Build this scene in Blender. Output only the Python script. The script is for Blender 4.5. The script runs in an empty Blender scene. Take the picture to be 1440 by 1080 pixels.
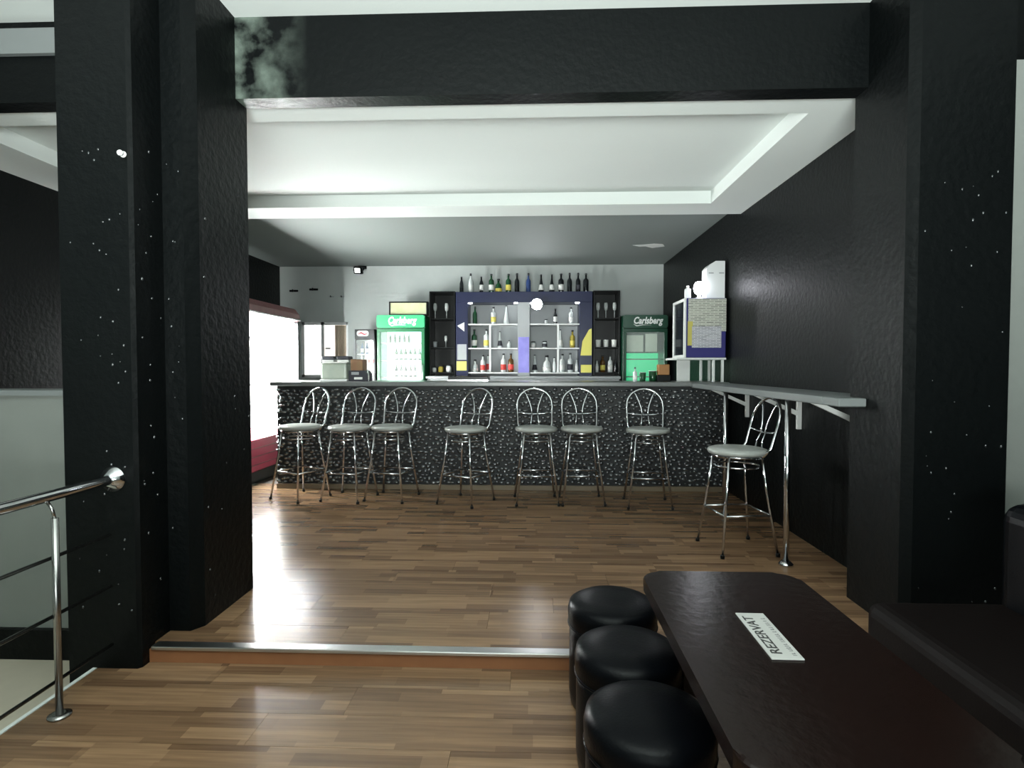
import bpy, bmesh, math, random
from mathutils import Vector, Matrix
random.seed(7)
R = math.radians
S = bpy.context.scene
C = S.collection

# ------------------------------------------------------------------ camera
F, TH, PT, H = 800.0, R(2.15), R(1.72), 1.28          # focal length in px of a 1440 px frame, yaw, pitch, eye height
cd = bpy.data.cameras.new('camera'); cam = bpy.data.objects.new('camera', cd); C.objects.link(cam)
cd.sensor_width = 36.0; cd.lens = 36.0 * F / 1440.0; cd.clip_start = 0.02
cam.location = (0, 0, H); cam.rotation_euler = (R(90) - PT, 0, TH)
S.camera = cam

# ------------------------------------------------------------------ light and exposure
w = bpy.data.worlds.new('world'); S.world = w; w.use_nodes = True
w.node_tree.nodes['Background'].inputs[0].default_value = (0.75, 0.87, 0.85, 1)
w.node_tree.nodes['Background'].inputs[1].default_value = 0.6
S.view_settings.view_transform = 'Standard'; S.view_settings.look = 'None'
S.view_settings.exposure = 0.0; S.view_settings.gamma = 1.0; S.view_settings.use_curve_mapping = False

def area(name, loc, rot, sx, sy, power, col):
    l = bpy.data.lights.new(name, 'AREA'); l.shape = 'RECTANGLE'; l.size = sx; l.size_y = sy
    l.energy = power; l.color = col
    o = bpy.data.objects.new(name, l); C.objects.link(o); o.location = loc; o.rotation_euler = rot
    return o
# daylight coming in through the shop window in the wall behind the photographer
# (unseen; set close and tilted upwards to favour the ceilings over the floor)
day = area('daylight', (-0.2, -1.56, 1.15), (R(140), 0, 0), 2.0, 1.1, 430, (0.93, 1.0, 0.97)); day.data.spread = R(130)

# ------------------------------------------------------------------ pixel helpers (a pixel gives a direction, the plane it lies on gives the distance)
def ray(px, py):
    x = (px - 720) / F; y = -(py - 540) / F
    fy = math.cos(PT) + y * math.sin(PT); up = y * math.cos(PT) - math.sin(PT)
    return x * math.cos(TH) - fy * math.sin(TH), x * math.sin(TH) + fy * math.cos(TH), up
def atY(px, py, Y):
    X, y, u = ray(px, py); t = Y / y; return X * t, H + u * t
def atZ(px, py, z):
    X, y, u = ray(px, py); t = (z - H) / u; return X * t, y * t

# ------------------------------------------------------------------ materials
def mat(name, col, rough=0.5, metal=0.0, coat=0.0, bump=None, vary=None, emit=None, trans=0.0, spec=0.5, alpha=1.0):
    m = bpy.data.materials.new(name); m.use_nodes = True
    nt = m.node_tree; b = nt.nodes['Principled BSDF']
    b.inputs['Base Color'].default_value = (*col, 1); b.inputs['Roughness'].default_value = rough
    b.inputs['Metallic'].default_value = metal; b.inputs['Coat Weight'].default_value = coat
    b.inputs['Coat Roughness'].default_value = 0.08
    b.inputs['Transmission Weight'].default_value = trans; b.inputs['Specular IOR Level'].default_value = spec
    b.inputs['Alpha'].default_value = alpha
    if emit:
        b.inputs['Emission Color'].default_value = (*emit[0], 1); b.inputs['Emission Strength'].default_value = emit[1]
    if vary or bump:
        tc = nt.nodes.new('ShaderNodeTexCoord')
    if vary:                                           # (scale, colour2)
        n = nt.nodes.new('ShaderNodeTexNoise'); n.inputs['Scale'].default_value = vary[0]; n.inputs['Detail'].default_value = 5
        mx = nt.nodes.new('ShaderNodeMix'); mx.data_type = 'RGBA'
        mx.inputs[6].default_value = (*col, 1); mx.inputs[7].default_value = (*vary[1], 1)
        nt.links.new(tc.outputs['Object'], n.inputs['Vector']); nt.links.new(n.outputs['Fac'], mx.inputs[0])
        nt.links.new(mx.outputs[2], b.inputs['Base Color'])
    if bump:                                           # (scale, strength, distance)
        n = nt.nodes.new('ShaderNodeTexNoise'); n.inputs['Scale'].default_value = bump[0]; n.inputs['Detail'].default_value = 4
        bp = nt.nodes.new('ShaderNodeBump'); bp.inputs['Strength'].default_value = bump[1]; bp.inputs['Distance'].default_value = bump[2]
        nt.links.new(tc.outputs['Object'], n.inputs['Vector']); nt.links.new(n.outputs['Fac'], bp.inputs['Height'])
        nt.links.new(bp.outputs['Normal'], b.inputs['Normal'])
    return m

def laminate(name):
    m = mat(name, (0.12, 0.075, 0.045), 0.27, spec=0.42)
    nt = m.node_tree; b = nt.nodes['Principled BSDF']; L = nt.links.new
    tc = nt.nodes.new('ShaderNodeTexCoord'); oi = nt.nodes.new('ShaderNodeObjectInfo')
    mp = nt.nodes.new('ShaderNodeVectorMath'); mp.operation = 'MULTIPLY_ADD'
    cmb = nt.nodes.new('ShaderNodeCombineXYZ')
    L(oi.outputs['Random'], cmb.inputs[0]); L(oi.outputs['Random'], cmb.inputs[2])
    mp.inputs[1].default_value = (1, 1, 1)
    sc = nt.nodes.new('ShaderNodeVectorMath'); sc.operation = 'SCALE'; sc.inputs['Scale'].default_value = 37.0
    L(cmb.outputs[0], sc.inputs[0]); L(tc.outputs['Object'], mp.inputs[0]); L(sc.outputs[0], mp.inputs[2])
    br = nt.nodes.new('ShaderNodeTexBrick')
    br.inputs['Scale'].default_value = 1.0; br.inputs['Mortar Size'].default_value = 0.0
    br.inputs['Brick Width'].default_value = 0.36; br.inputs['Row Height'].default_value = 0.0634
    br.offset = 0.37; br.offset_frequency = 2; br.squash = 1.25; br.squash_frequency = 3
    br.inputs['Color1'].default_value = (0.285, 0.178, 0.102, 1); br.inputs['Color2'].default_value = (0.130, 0.076, 0.043, 1)
    L(mp.outputs[0], br.inputs['Vector'])
    st = nt.nodes.new('ShaderNodeVectorMath'); st.operation = 'MULTIPLY'; st.inputs[1].default_value = (3.0, 60.0, 1.0)
    L(mp.outputs[0], st.inputs[0])
    n = nt.nodes.new('ShaderNodeTexNoise'); n.inputs['Scale'].default_value = 1.0; n.inputs['Detail'].default_value = 6
    L(st.outputs[0], n.inputs['Vector'])
    mx = nt.nodes.new('ShaderNodeMix'); mx.data_type = 'RGBA'; mx.blend_type = 'MULTIPLY'; mx.inputs[0].default_value = 0.6
    rp = nt.nodes.new('ShaderNodeValToRGB'); rp.color_ramp.elements[0].position = 0.3; rp.color_ramp.elements[0].color = (0.5, 0.47, 0.44, 1)
    rp.color_ramp.elements[1].position = 0.7; rp.color_ramp.elements[1].color = (1.15, 1.1, 1.05, 1)
    L(n.outputs['Fac'], rp.inputs[0]); L(br.outputs['Color'], mx.inputs[6]); L(rp.outputs[0], mx.inputs[7])
    L(mx.outputs[2], b.inputs['Base Color'])
    return m

def printed(name, paper, ink, scale, rough=0.6):
    """a sheet of paper with printed lines of text too small to read"""
    m = mat(name, paper, rough); nt = m.node_tree; b = nt.nodes['Principled BSDF']; L = nt.links.new
    tc = nt.nodes.new('ShaderNodeTexCoord')
    br = nt.nodes.new('ShaderNodeTexBrick'); br.inputs['Scale'].default_value = scale
    br.inputs['Brick Width'].default_value = 1.4; br.inputs['Row Height'].default_value = 0.30; br.inputs['Mortar Size'].default_value = 0.085
    br.inputs['Color1'].default_value = (*ink, 1); br.inputs['Color2'].default_value = (*[0.6 * p + 0.4 * i for p, i in zip(paper, ink)], 1)
    br.inputs['Mortar'].default_value = (*paper, 1)
    sw = nt.nodes.new('ShaderNodeSeparateXYZ'); cb = nt.nodes.new('ShaderNodeCombineXYZ')
    L(tc.outputs['Object'], sw.inputs[0]); L(sw.outputs[0], cb.inputs[0]); L(sw.outputs[2], cb.inputs[1]); L(cb.outputs[0], br.inputs['Vector'])
    L(br.outputs['Color'], b.inputs['Base Color'])
    return m

M = dict(
    black_wall=mat('black_wall_paint', (0.0018, 0.0026, 0.0028), 0.42, bump=(26, 0.4, 0.012), vary=(3, (0.0030, 0.0040, 0.0041)), spec=0.13),
    white=mat('white_ceiling_paint', (0.66, 0.70, 0.68), 0.8, bump=(60, 0.15, 0.004)),
    plaster=mat('pale_wall_plaster', (0.45, 0.485, 0.47), 0.8, bump=(40, 0.15, 0.004), vary=(4, (0.39, 0.425, 0.415))),
    lowwall=mat('grey_green_wall_paint', (0.20, 0.215, 0.20), 0.7, bump=(40, 0.15, 0.004), vary=(6, (0.17, 0.185, 0.172))),
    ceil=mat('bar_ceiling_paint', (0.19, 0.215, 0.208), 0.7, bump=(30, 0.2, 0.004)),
    patch=mat('painted_light_patch', (0.72, 0.74, 0.73), 0.8),
    beige=mat('beige_floor_tile', (0.55, 0.50, 0.40), 0.4, vary=(8, (0.45, 0.41, 0.33))),
    sub=mat('dark_subfloor', (0.03, 0.02, 0.013), 0.7),
    wood=laminate('laminate_board'),
    riser=mat('orange_wood_riser', (0.30, 0.125, 0.055), 0.42, vary=(12, (0.22, 0.09, 0.04))),
    alu=mat('brushed_aluminium', (0.72, 0.72, 0.72), 0.28, 1.0),
    chrome=mat('chrome', (0.62, 0.63, 0.65), 0.09, 1.0),
    steel=mat('stainless_steel', (0.36, 0.36, 0.35), 0.25, 1.0),
    seat=mat('pale_grey_vinyl', (0.33, 0.345, 0.325), 0.35, bump=(80, 0.1, 0.002)),
    black_leather=mat('black_leatherette', (0.0015, 0.0019, 0.0028), 0.34, bump=(120, 0.25, 0.003), spec=0.10),
    table=mat('dark_brown_lacquer', (0.008, 0.0034, 0.0025), 0.24, coat=0.0, bump=(35, 0.25, 0.004), vary=(9, (0.005, 0.0024, 0.002)), spec=0.22),
    brown=mat('dark_brown_upholstery', (0.0035, 0.002, 0.0018), 0.55, bump=(90, 0.2, 0.003), spec=0.12),
    pebble=mat('black_glossy_stone', (0.016, 0.019, 0.022), 0.22, spec=1.0, coat=1.0, vary=(30, (0.05, 0.057, 0.06))),
    grout=mat('black_grout', (0.006, 0.007, 0.008), 0.6),
    counter=mat('grey_countertop', (0.19, 0.20, 0.195), 0.3, vary=(50, (0.13, 0.14, 0.14))),
    ledge=mat('grey_ledge_board', (0.17, 0.185, 0.185), 0.45),
    white_metal=mat('white_painted_metal', (0.70, 0.72, 0.70), 0.4),
    white_plastic=mat('white_plastic', (0.72, 0.74, 0.74), 0.4),
    dark=mat('black_shelf_board', (0.0025, 0.0032, 0.0036), 0.3, spec=0.25),
    navy=mat('navy_shelf_panel', (0.008, 0.012, 0.045), 0.3, vary=(8, (0.016, 0.020, 0.055)), spec=0.3),
    navyblue=mat('navy_cooler_body', (0.016, 0.014, 0.14), 0.35),
    greyback=mat('pale_shelf_back', (0.34, 0.36, 0.37), 0.5),
    red=mat('dark_red_panel', (0.42, 0.035, 0.085), 0.35),
    redhead=mat('maroon_canopy', (0.13, 0.03, 0.035), 0.35, vary=(14, (0.22, 0.09, 0.09))),
    green=mat('green_cooler_paint', (0.010, 0.13, 0.050), 0.3),
    darkgreen=mat('dark_green_cooler_paint', (0.006, 0.05, 0.026), 0.3),
    greensign=mat('lit_green_sign', (0.02, 0.26, 0.11), 0.4, emit=((0.03, 0.42, 0.16), 0.55)),
    darksign=mat('unlit_green_sign', (0.008, 0.055, 0.03), 0.35),
    ink_white=mat('white_lettering', (0.8, 0.82, 0.8), 0.5),
    lit_white=mat('lit_white_lettering', (0.8, 0.8, 0.8), 0.5, emit=((1, 1, 1), 0.8)),
    ink_black=mat('black_lettering', (0.02, 0.02, 0.02), 0.6),
    ink_red=mat('red_lettering', (0.45, 0.05, 0.07), 0.5),
    lit_panel=mat('cooler_light_panel', (0.9, 0.9, 0.9), 0.5, emit=((0.96, 1.0, 0.98), 22.0)),
    tube=mat('fluorescent_tube', (0.9, 0.9, 0.9), 0.5, emit=((0.95, 1.0, 0.98), 740.0)),
    green_glow=mat('green_lit_interior', (0.5, 0.9, 0.7), 0.5, emit=((0.60, 1.0, 0.82), 2.2)),
    green_deep=mat('deep_green_lit_interior', (0.05, 0.6, 0.28), 0.5, emit=((0.02, 0.62, 0.26), 0.95)),
    led=mat('led_lens', (1, 1, 1), 0.3, emit=((0.97, 0.98, 1.0), 110.0)),
    led2=mat('led_bulb', (1, 1, 1), 0.3, emit=((0.93, 0.92, 1.0), 14.0)),
    downlight=mat('downlight_lens', (0.9, 0.9, 0.9), 0.3, emit=((0.95, 0.98, 1.0), 30.0)),
    flood=mat('floodlight_lens', (0.9, 0.9, 0.9), 0.2, emit=((0.95, 1.0, 0.98), 1.2)),
    day=mat('frosted_daylight_pane', (0.9, 0.9, 0.88), 0.5, emit=((1.0, 1.0, 0.98), 3.0)),
    day2=mat('curtained_daylight_pane', (0.85, 0.82, 0.78), 0.5, emit=((1.0, 0.93, 0.86), 1.1)),
    curtain=mat('beige_curtain', (0.72, 0.58, 0.46), 0.8),
    lit_fridge=mat('lit_fridge_interior', (0.8, 0.8, 0.82), 0.5, emit=((1.0, 0.98, 1.0), 0.75)),
    glass=mat('clear_glass', (0.9, 0.95, 0.95), 0.03, trans=1.0),
    pane=mat('cooler_door_glass', (0.9, 1, 0.95), 0.05, alpha=0.14),
    dark_pane=mat('dark_cooler_glass', (0.02, 0.025, 0.03), 0.06, alpha=0.75),
    thin_glass=mat('thin_drinking_glass', (0.85, 0.9, 0.88), 0.05, alpha=0.3),
    gl_dark=mat('dark_bottle_glass', (0.008, 0.010, 0.012), 0.1),
    gl_green=mat('green_bottle_glass', (0.012, 0.06, 0.025), 0.1),
    gl_amber=mat('amber_bottle_glass', (0.10, 0.045, 0.008), 0.12),
    gl_clear=mat('pale_bottle_glass', (0.62, 0.66, 0.66), 0.12),
    gl_yellow=mat('yellow_bottle_glass', (0.38, 0.30, 0.05), 0.12),
    gl_blue=mat('blue_bottle_glass', (0.03, 0.06, 0.18), 0.12),
    lb_white=mat('white_paper_label', (0.75, 0.76, 0.74), 0.6),
    lb_yellow=mat('yellow_paper_label', (0.70, 0.60, 0.12), 0.6),
    lb_red=mat('red_paper_label', (0.70, 0.06, 0.05), 0.6),
    lb_black=mat('black_paper_label', (0.03, 0.03, 0.04), 0.6),
    foil=mat('dark_foil_capsule', (0.03, 0.03, 0.035), 0.35),
    paper=printed('printed_notice', (0.55, 0.56, 0.49), (0.10, 0.10, 0.09), 17),
    paper2=printed('printed_notice_lilac', (0.56, 0.56, 0.60), (0.13, 0.13, 0.15), 22),
    yellow=mat('yellow_sticker', (0.50, 0.44, 0.10), 0.6),
    poster_purple=mat('purple_poster', (0.07, 0.05, 0.42), 0.35, vary=(7, (0.28, 0.26, 0.75))),
    poster_yellow=mat('yellow_poster', (0.72, 0.66, 0.14), 0.5),
    poster_pale=mat('pale_poster', (0.42, 0.52, 0.40), 0.5, vary=(12, (0.60, 0.64, 0.56))),
    sticker=mat('grey_sticker', (0.10, 0.12, 0.12), 0.6, vary=(30, (0.3, 0.32, 0.3))),
    card=mat('white_card', (0.74, 0.75, 0.72), 0.6),
    glassbox=mat('milky_plastic_case', (0.33, 0.38, 0.34), 0.3, vary=(9, (0.55, 0.60, 0.50))),
    fruit=mat('lemon_print', (0.38, 0.40, 0.16), 0.6, vary=(7, (0.52, 0.55, 0.42))),
    brickbox=mat('brown_red_box', (0.28, 0.10, 0.07), 0.6, vary=(14, (0.30, 0.22, 0.10))),
    orange=mat('orange_brown_box', (0.34, 0.15, 0.04), 0.5),
)

# ------------------------------------------------------------------ mesh helpers
def bx(bm, x0, x1, y0, y1, z0, z1, bev=0.0, seg=1):
    m = Matrix.Translation(((x0 + x1) / 2, (y0 + y1) / 2, (z0 + z1) / 2)) @ Matrix.Diagonal((abs(x1 - x0), abs(y1 - y0), abs(z1 - z0), 1))
    r = bmesh.ops.create_cube(bm, size=1, matrix=m)
    if bev:
        es = list({e for v in r['verts'] for e in v.link_edges})
        bmesh.ops.bevel(bm, geom=es, offset=bev, segments=seg, affect='EDGES', profile=0.5)
def box(*a, **k):
    bm = bmesh.new(); bx(bm, *a, **k); return bm
def tube(bm, pts, r, seg=8, closed=False, caps=True):
    pts = [Vector(p) for p in pts]; n = len(pts); rings = []; prev = None
    for i, p in enumerate(pts):
        a = pts[(i - 1) % n] if (closed or i > 0) else p; b = pts[(i + 1) % n] if (closed or i < n - 1) else p
        t = (b - a).normalized()
        if prev is None:
            u = t.cross(Vector((0, 0, 1)));
            if u.length < 1e-3: u = t.cross(Vector((1, 0, 0)))
        else:
            u = prev - t * prev.dot(t)
        u.normalize(); prev = u; v = t.cross(u)
        rr = r[i] if isinstance(r, (list, tuple)) else r
        rings.append([bm.verts.new(p + (u * math.cos(2 * math.pi * k / seg) + v * math.sin(2 * math.pi * k / seg)) * rr) for k in range(seg)])
    for i in range(n if closed else n - 1):
        A, B = rings[i], rings[(i + 1) % n]
        for k in range(seg):
            f = bm.faces.new((A[k], A[(k + 1) % seg], B[(k + 1) % seg], B[k])); f.smooth = True
    if caps and not closed:
        bm.faces.new(list(reversed(rings[0]))); bm.faces.new(rings[-1])
def tb(pts, r, seg=8, closed=False):
    bm = bmesh.new(); tube(bm, pts, r, seg, closed); return bm
def lathe(bm, prof, seg=16, c=(0, 0, 0), axis='Z'):
    rings = []
    for r, h in prof:
        ring = []
        for k in range(seg):
            a = 2 * math.pi * k / seg; x, y = r * math.cos(a), r * math.sin(a)
            p = {'Z': (x, y, h), 'Y': (x, h, y), 'X': (h, x, y)}[axis]
            ring.append(bm.verts.new((p[0] + c[0], p[1] + c[1], p[2] + c[2])))
        rings.append(ring)
    for A, B in zip(rings, rings[1:]):
        for k in range(seg):
            f = bm.faces.new((A[k], A[(k + 1) % seg], B[(k + 1) % seg], B[k])); f.smooth = True
    bm.faces.new(list(reversed(rings[0]))); bm.faces.new(rings[-1])
def lt(prof, seg=16, c=(0, 0, 0), axis='Z'):
    bm = bmesh.new(); lathe(bm, prof, seg, c, axis); return bm
def prism(bm, pts, y0, y1, plane='XZ'):
    """extrude an outline; XZ outline runs along Y, YZ along X, XY along Z"""
    def P(a, b, h): return {'XZ': (a, h, b), 'YZ': (h, a, b), 'XY': (a, b, h)}[plane]
    A = [bm.verts.new(P(a, b, y0)) for a, b in pts]; B = [bm.verts.new(P(a, b, y1)) for a, b in pts]; n = len(pts)
    bm.faces.new(A); bm.faces.new(list(reversed(B)))
    for i in range(n): bm.faces.new((A[i], B[i], B[(i + 1) % n], A[(i + 1) % n]))
def pr(pts, y0, y1, plane='XZ'):
    bm = bmesh.new(); prism(bm, pts, y0, y1, plane); return bm
def rrect(x0, x1, y0, y1, r, n=7):
    out = []
    for cx, cy, a0 in ((x1 - r, y1 - r, 0), (x0 + r, y1 - r, 90), (x0 + r, y0 + r, 180), (x1 - r, y0 + r, 270)):
        for k in range(n + 1):
            a = R(a0 + 90 * k / n); out.append((cx + r * math.cos(a), cy + r * math.sin(a)))
    return out

def obj(name, bm, m, parent=None, label=None):
    bmesh.ops.recalc_face_normals(bm, faces=bm.faces)
    me = bpy.data.meshes.new(name); bm.to_mesh(me); bm.free()
    me.materials.append(M[m] if isinstance(m, str) else m)
    o = bpy.data.objects.new(name, me); C.objects.link(o); o.parent = parent
    if label: o['label'] = label
    return o
def tag(o, label, cat, group=None):
    o['label'] = label; o['category'] = cat
    if group: o['group'] = group
    return o
def thing(name, label, cat, loc=(0, 0, 0), rz=0, group=None):
    o = bpy.data.objects.new(name, None); C.objects.link(o); o.empty_display_size = 0.1
    o.location = loc; o.rotation_euler = (0, 0, rz); return tag(o, label, cat, group)
def struct(name, bm, m, label=None, parent=None):
    o = obj(name, bm, m, parent)
    if not parent: o['kind'] = 'structure'
    if label: o['label'] = label
    return o
def copy_tree(o, parent=None):
    c = o.copy(); C.objects.link(c); c.parent = parent
    for ch in o.children: copy_tree(ch, c)
    return c
def lettering(txt, size, m, parent, loc, rot, shear=0.0, ext=0.0008, bold=0.0, name='lettering', sx=1.0):
    cu = bpy.data.curves.new('t', 'FONT'); cu.body = txt; cu.size = size; cu.align_x = 'CENTER'; cu.align_y = 'CENTER'
    cu.extrude = ext; cu.shear = shear; cu.offset = bold; cu.resolution_u = 3
    t = bpy.data.objects.new('t', cu); C.objects.link(t)
    me = bpy.data.meshes.new_from_object(t.evaluated_get(bpy.context.evaluated_depsgraph_get()))
    bpy.data.objects.remove(t); bpy.data.curves.remove(cu)
    me.materials.clear(); me.materials.append(M[m])
    o = bpy.data.objects.new(name, me); C.objects.link(o); o.parent = parent
    o.location = loc; o.rotation_euler = rot; o.scale = (sx, 1, 1)
    return o

LOW = -0.075                      # level of the lower floor; the raised floor is 0
XL, XR, YB = -4.0, 2.0, 8.88      # inner faces of the bar room
STEP = 2.53
ZT, ZR, ZN = 2.87, 2.757, 3.172    # tray ceiling, ring soffit, ceiling of the lower room

# ================================================================== SETTING
# ---- floors and boards
bm = box(XL, XR, STEP + 0.02 + 3 * 0.19, YB, -0.12, -0.012); bx(bm, -2.0, XR, STEP + 0.02, STEP + 0.02 + 3 * 0.19, -0.12, -0.012)
fl = struct('floor', bm, 'sub', 'raised brown laminate floor of the bar room')
fl2 = struct('floor.001', box(-1.96, 3.0, -1.7, STEP - 0.02, LOW - 0.12, LOW - 0.012), 'sub', 'lower brown laminate floor in front of the step')
BL, BW = 1.285, 0.19
_bm = {}
def board(parent, x0, x1, y0, y1, z):
    key = (round(x1 - x0, 3), round(y1 - y0, 3))
    if key not in _bm:
        bm = bmesh.new(); bx(bm, -key[0] / 2 + .0006, key[0] / 2 - .0006, -key[1] / 2 + .0006, key[1] / 2 - .0006, -0.012, 0)
        o = obj('plank', bm, 'wood', parent); _bm[key] = o.data
    else:
        o = bpy.data.objects.new('plank', _bm[key]); C.objects.link(o); o.parent = parent
    o.location = ((x0 + x1) / 2, (y0 + y1) / 2, z)
def lay(parent, X0, X1, Y0, Y1, z, offs):
    y = Y0; r = 0
    while y < Y1 - 1e-4:
        y1 = min(y + BW, Y1); x = X0 - offs[r % len(offs)] * BL
        while x < X1 - 1e-4:
            a, b = max(x, X0), min(x + BL, X1)
            if b - a > 0.02: board(parent, a, b, y, y1, z)
            x += BL
        y = y1; r += 1
lay(fl, -2.0, XR, STEP + 0.02, STEP + 0.02 + 3 * BW, 0.0, (0.15, 0.62, 0.36))
lay(fl, -3.9, XR, STEP + 0.02 + 3 * BW, 6.10, 0.0, (0.15, 0.62, 0.36, 0.85, 0.5))
lay(fl2, -1.96, 2.9, 0.25, STEP - 0.02, LOW, (0.7, 0.28, 0.05, 0.55))
struct('floor.002', box(-4.6, -1.98, -1.7, 2.9, LOW - 0.35, LOW - 0.195), 'beige', 'beige tiled landing beyond the railing')
t = struct('trim_1', box(-1.98, 3.0, STEP - 0.02, STEP + 0.02, LOW - 0.12, -0.014), 'riser', 'orange brown wooden riser of the low step')
t2 = struct('trim_2', box(-1.745, 2.6, STEP - 0.034, STEP + 0.022, -0.0138, 0.004, bev=0.004, seg=2), 'alu', 'aluminium nosing along the step edge')
struct('trim_3', box(-1.98, -1.962, -1.7, 2.45, LOW - 0.2, LOW + 0.002), 'white', 'pale edge strip of the lower floor beside the railing')

# ---- walls of the bar room
struct('wall_right', box(XR, XR + 0.2, 3.2, YB + 0.2, -0.1, 3.3), 'black_wall', 'glossy black painted wall along the ledge')
struct('wall_left', box(XL - 0.2, XL, 2.9, YB + 0.2, -0.3, 3.3), 'black_wall', 'black painted wall behind the open cooler')
# back wall with a two-leaf window opening
wx0, wz1 = atY(423, 453, YB); wx1, wz0 = atY(490, 531, YB)
bm = bmesh.new()
bx(bm, XL - 0.2, wx0, YB, YB + 0.2, -0.1, 3.3); bx(bm, wx1, XR + 0.2, YB, YB + 0.2, -0.1, 3.3)
bx(bm, wx0, wx1, YB, YB + 0.2, wz1, 3.3); bx(bm, wx0, wx1, YB, YB + 0.2, -0.1, wz0)
struct('wall_back', bm, 'plaster', 'pale grey plaster wall behind the bar shelves')
xm, _ = atY(453, 480, YB)
bm = bmesh.new(); fr = 0.045
for a, b, c, d in ((wx0, wx1, wz1 - fr, wz1), (wx0, wx1, wz0, wz0 + fr), (wx0, wx0 + fr, wz0, wz1), (wx1 - fr, wx1, wz0, wz1), (xm - fr / 2, xm + fr / 2, wz0, wz1)):
    bx(bm, a, b, YB + 0.02, YB + 0.09, c, d)
wd = struct('window_1', bm, 'white_plastic', 'white framed window in the back wall')
obj('pane', box(wx0 + fr, xm - fr / 2, YB + 0.045, YB + 0.055, wz0 + fr, wz1 - fr), 'day', wd)
obj('pane', box(xm + fr / 2, wx1 - fr, YB + 0.045, YB + 0.055, wz0 + fr, wz1 - fr), 'day2', wd)
obj('window_handle', box(xm + 0.05, xm + 0.13, YB - 0.005, YB + 0.03, 1.56, 1.585, bev=0.006), 'alu', wd)
bm = bmesh.new()
for k in range(6):
    tube(bm, [(wx1 - 0.20 + 0.03 * k, YB + 0.025, wz0 + 0.05), (wx1 - 0.20 + 0.03 * k, YB + 0.025, wz1 - 0.05)], 0.016, 6)
obj('curtain', bm, 'curtain', wd)

# ---- ceilings
bm = bmesh.new(); bx(bm, XL - 0.2, XR + 0.2, 3.1, YB + 0.2, ZT, ZT + 0.2)
ce = struct('ceiling', bm, 'white', 'white tray ceiling of the bar room')
bm = bmesh.new()
IX0, IX1, IY0, IY1 = -3.52, 1.60, 3.42, 5.25
bx(bm, XL, XR, 3.2, IY0, ZR, ZT + 0.02); bx(bm, XL, XR, IY1, 5.62, ZR, ZT + 0.02)
bx(bm, XL, IX0, IY0, IY1, ZR, ZT + 0.02); bx(bm, IX1, XR, IY0, IY1, ZR, ZT + 0.02)
struct('trim_4', bm, 'white', 'white dropped ring around the tray ceiling')
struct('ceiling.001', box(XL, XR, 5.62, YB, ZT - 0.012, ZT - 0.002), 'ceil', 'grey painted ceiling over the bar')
px, py = atZ(912, 345, ZT - 0.012)
pts = [(px - 0.21, py - 0.02), (px - 0.1, py + 0.07), (px - 0.03, py + 0.05), (px + 0.08, py + 0.16), (px + 0.22, py + 0.06), (px + 0.17, py - 0.07), (px + 0.05, py - 0.10), (px - 0.06, py - 0.05)]
struct('light_patch_sheet', pr(pts, ZT - 0.015, ZT - 0.0122, 'XY'), 'patch', 'painted patch of light on the bar ceiling')  # thin pale sheet standing in for a patch of light on the ceiling
struct('ceiling.002', box(-4.6, 3.2, -1.85, 3.1, ZN, ZN + 0.2), 'white', 'white ceiling of the lower room')
# black beam across the opening
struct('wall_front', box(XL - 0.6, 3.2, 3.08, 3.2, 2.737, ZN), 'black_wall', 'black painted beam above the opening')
x0, z0 = atY(-40, 78, 3.06); x1, z1 = atY(76, 40, 3.06)
struct('trim_6', box(-4.6, x1 + 0.15, 3.05, 3.079, z0, z1), 'ledge', 'grey plaster band on the black beam')

nt = (bm_ := M['black_wall'].copy()).node_tree; bm_.name = 'black_paint_with_painted_reflection'  # mottled light reflection painted into the beam colour near its left pier
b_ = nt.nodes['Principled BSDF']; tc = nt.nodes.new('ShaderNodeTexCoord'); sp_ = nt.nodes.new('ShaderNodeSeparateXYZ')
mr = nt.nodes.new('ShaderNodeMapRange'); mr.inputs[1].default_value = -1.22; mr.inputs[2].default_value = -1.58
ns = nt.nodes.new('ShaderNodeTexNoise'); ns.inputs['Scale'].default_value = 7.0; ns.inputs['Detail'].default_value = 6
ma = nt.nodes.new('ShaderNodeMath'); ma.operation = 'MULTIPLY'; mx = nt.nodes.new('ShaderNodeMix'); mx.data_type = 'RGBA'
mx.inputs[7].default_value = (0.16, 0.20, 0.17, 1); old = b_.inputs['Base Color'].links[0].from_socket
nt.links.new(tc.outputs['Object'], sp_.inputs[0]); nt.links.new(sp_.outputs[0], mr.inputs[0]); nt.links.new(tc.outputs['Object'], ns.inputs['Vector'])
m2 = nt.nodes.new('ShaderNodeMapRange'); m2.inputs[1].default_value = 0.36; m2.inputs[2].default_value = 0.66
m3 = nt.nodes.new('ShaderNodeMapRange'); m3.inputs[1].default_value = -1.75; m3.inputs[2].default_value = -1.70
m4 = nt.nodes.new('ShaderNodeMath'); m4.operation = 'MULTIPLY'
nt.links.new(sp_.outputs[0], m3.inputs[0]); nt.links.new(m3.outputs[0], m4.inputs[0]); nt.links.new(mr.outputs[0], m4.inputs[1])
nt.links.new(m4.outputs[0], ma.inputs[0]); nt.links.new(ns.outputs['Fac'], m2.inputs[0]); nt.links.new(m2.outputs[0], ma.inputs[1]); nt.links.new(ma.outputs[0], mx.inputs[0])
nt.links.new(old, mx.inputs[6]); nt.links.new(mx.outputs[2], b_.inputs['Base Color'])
bpy.data.objects['wall_front'].data.materials[0] = bm_

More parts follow.
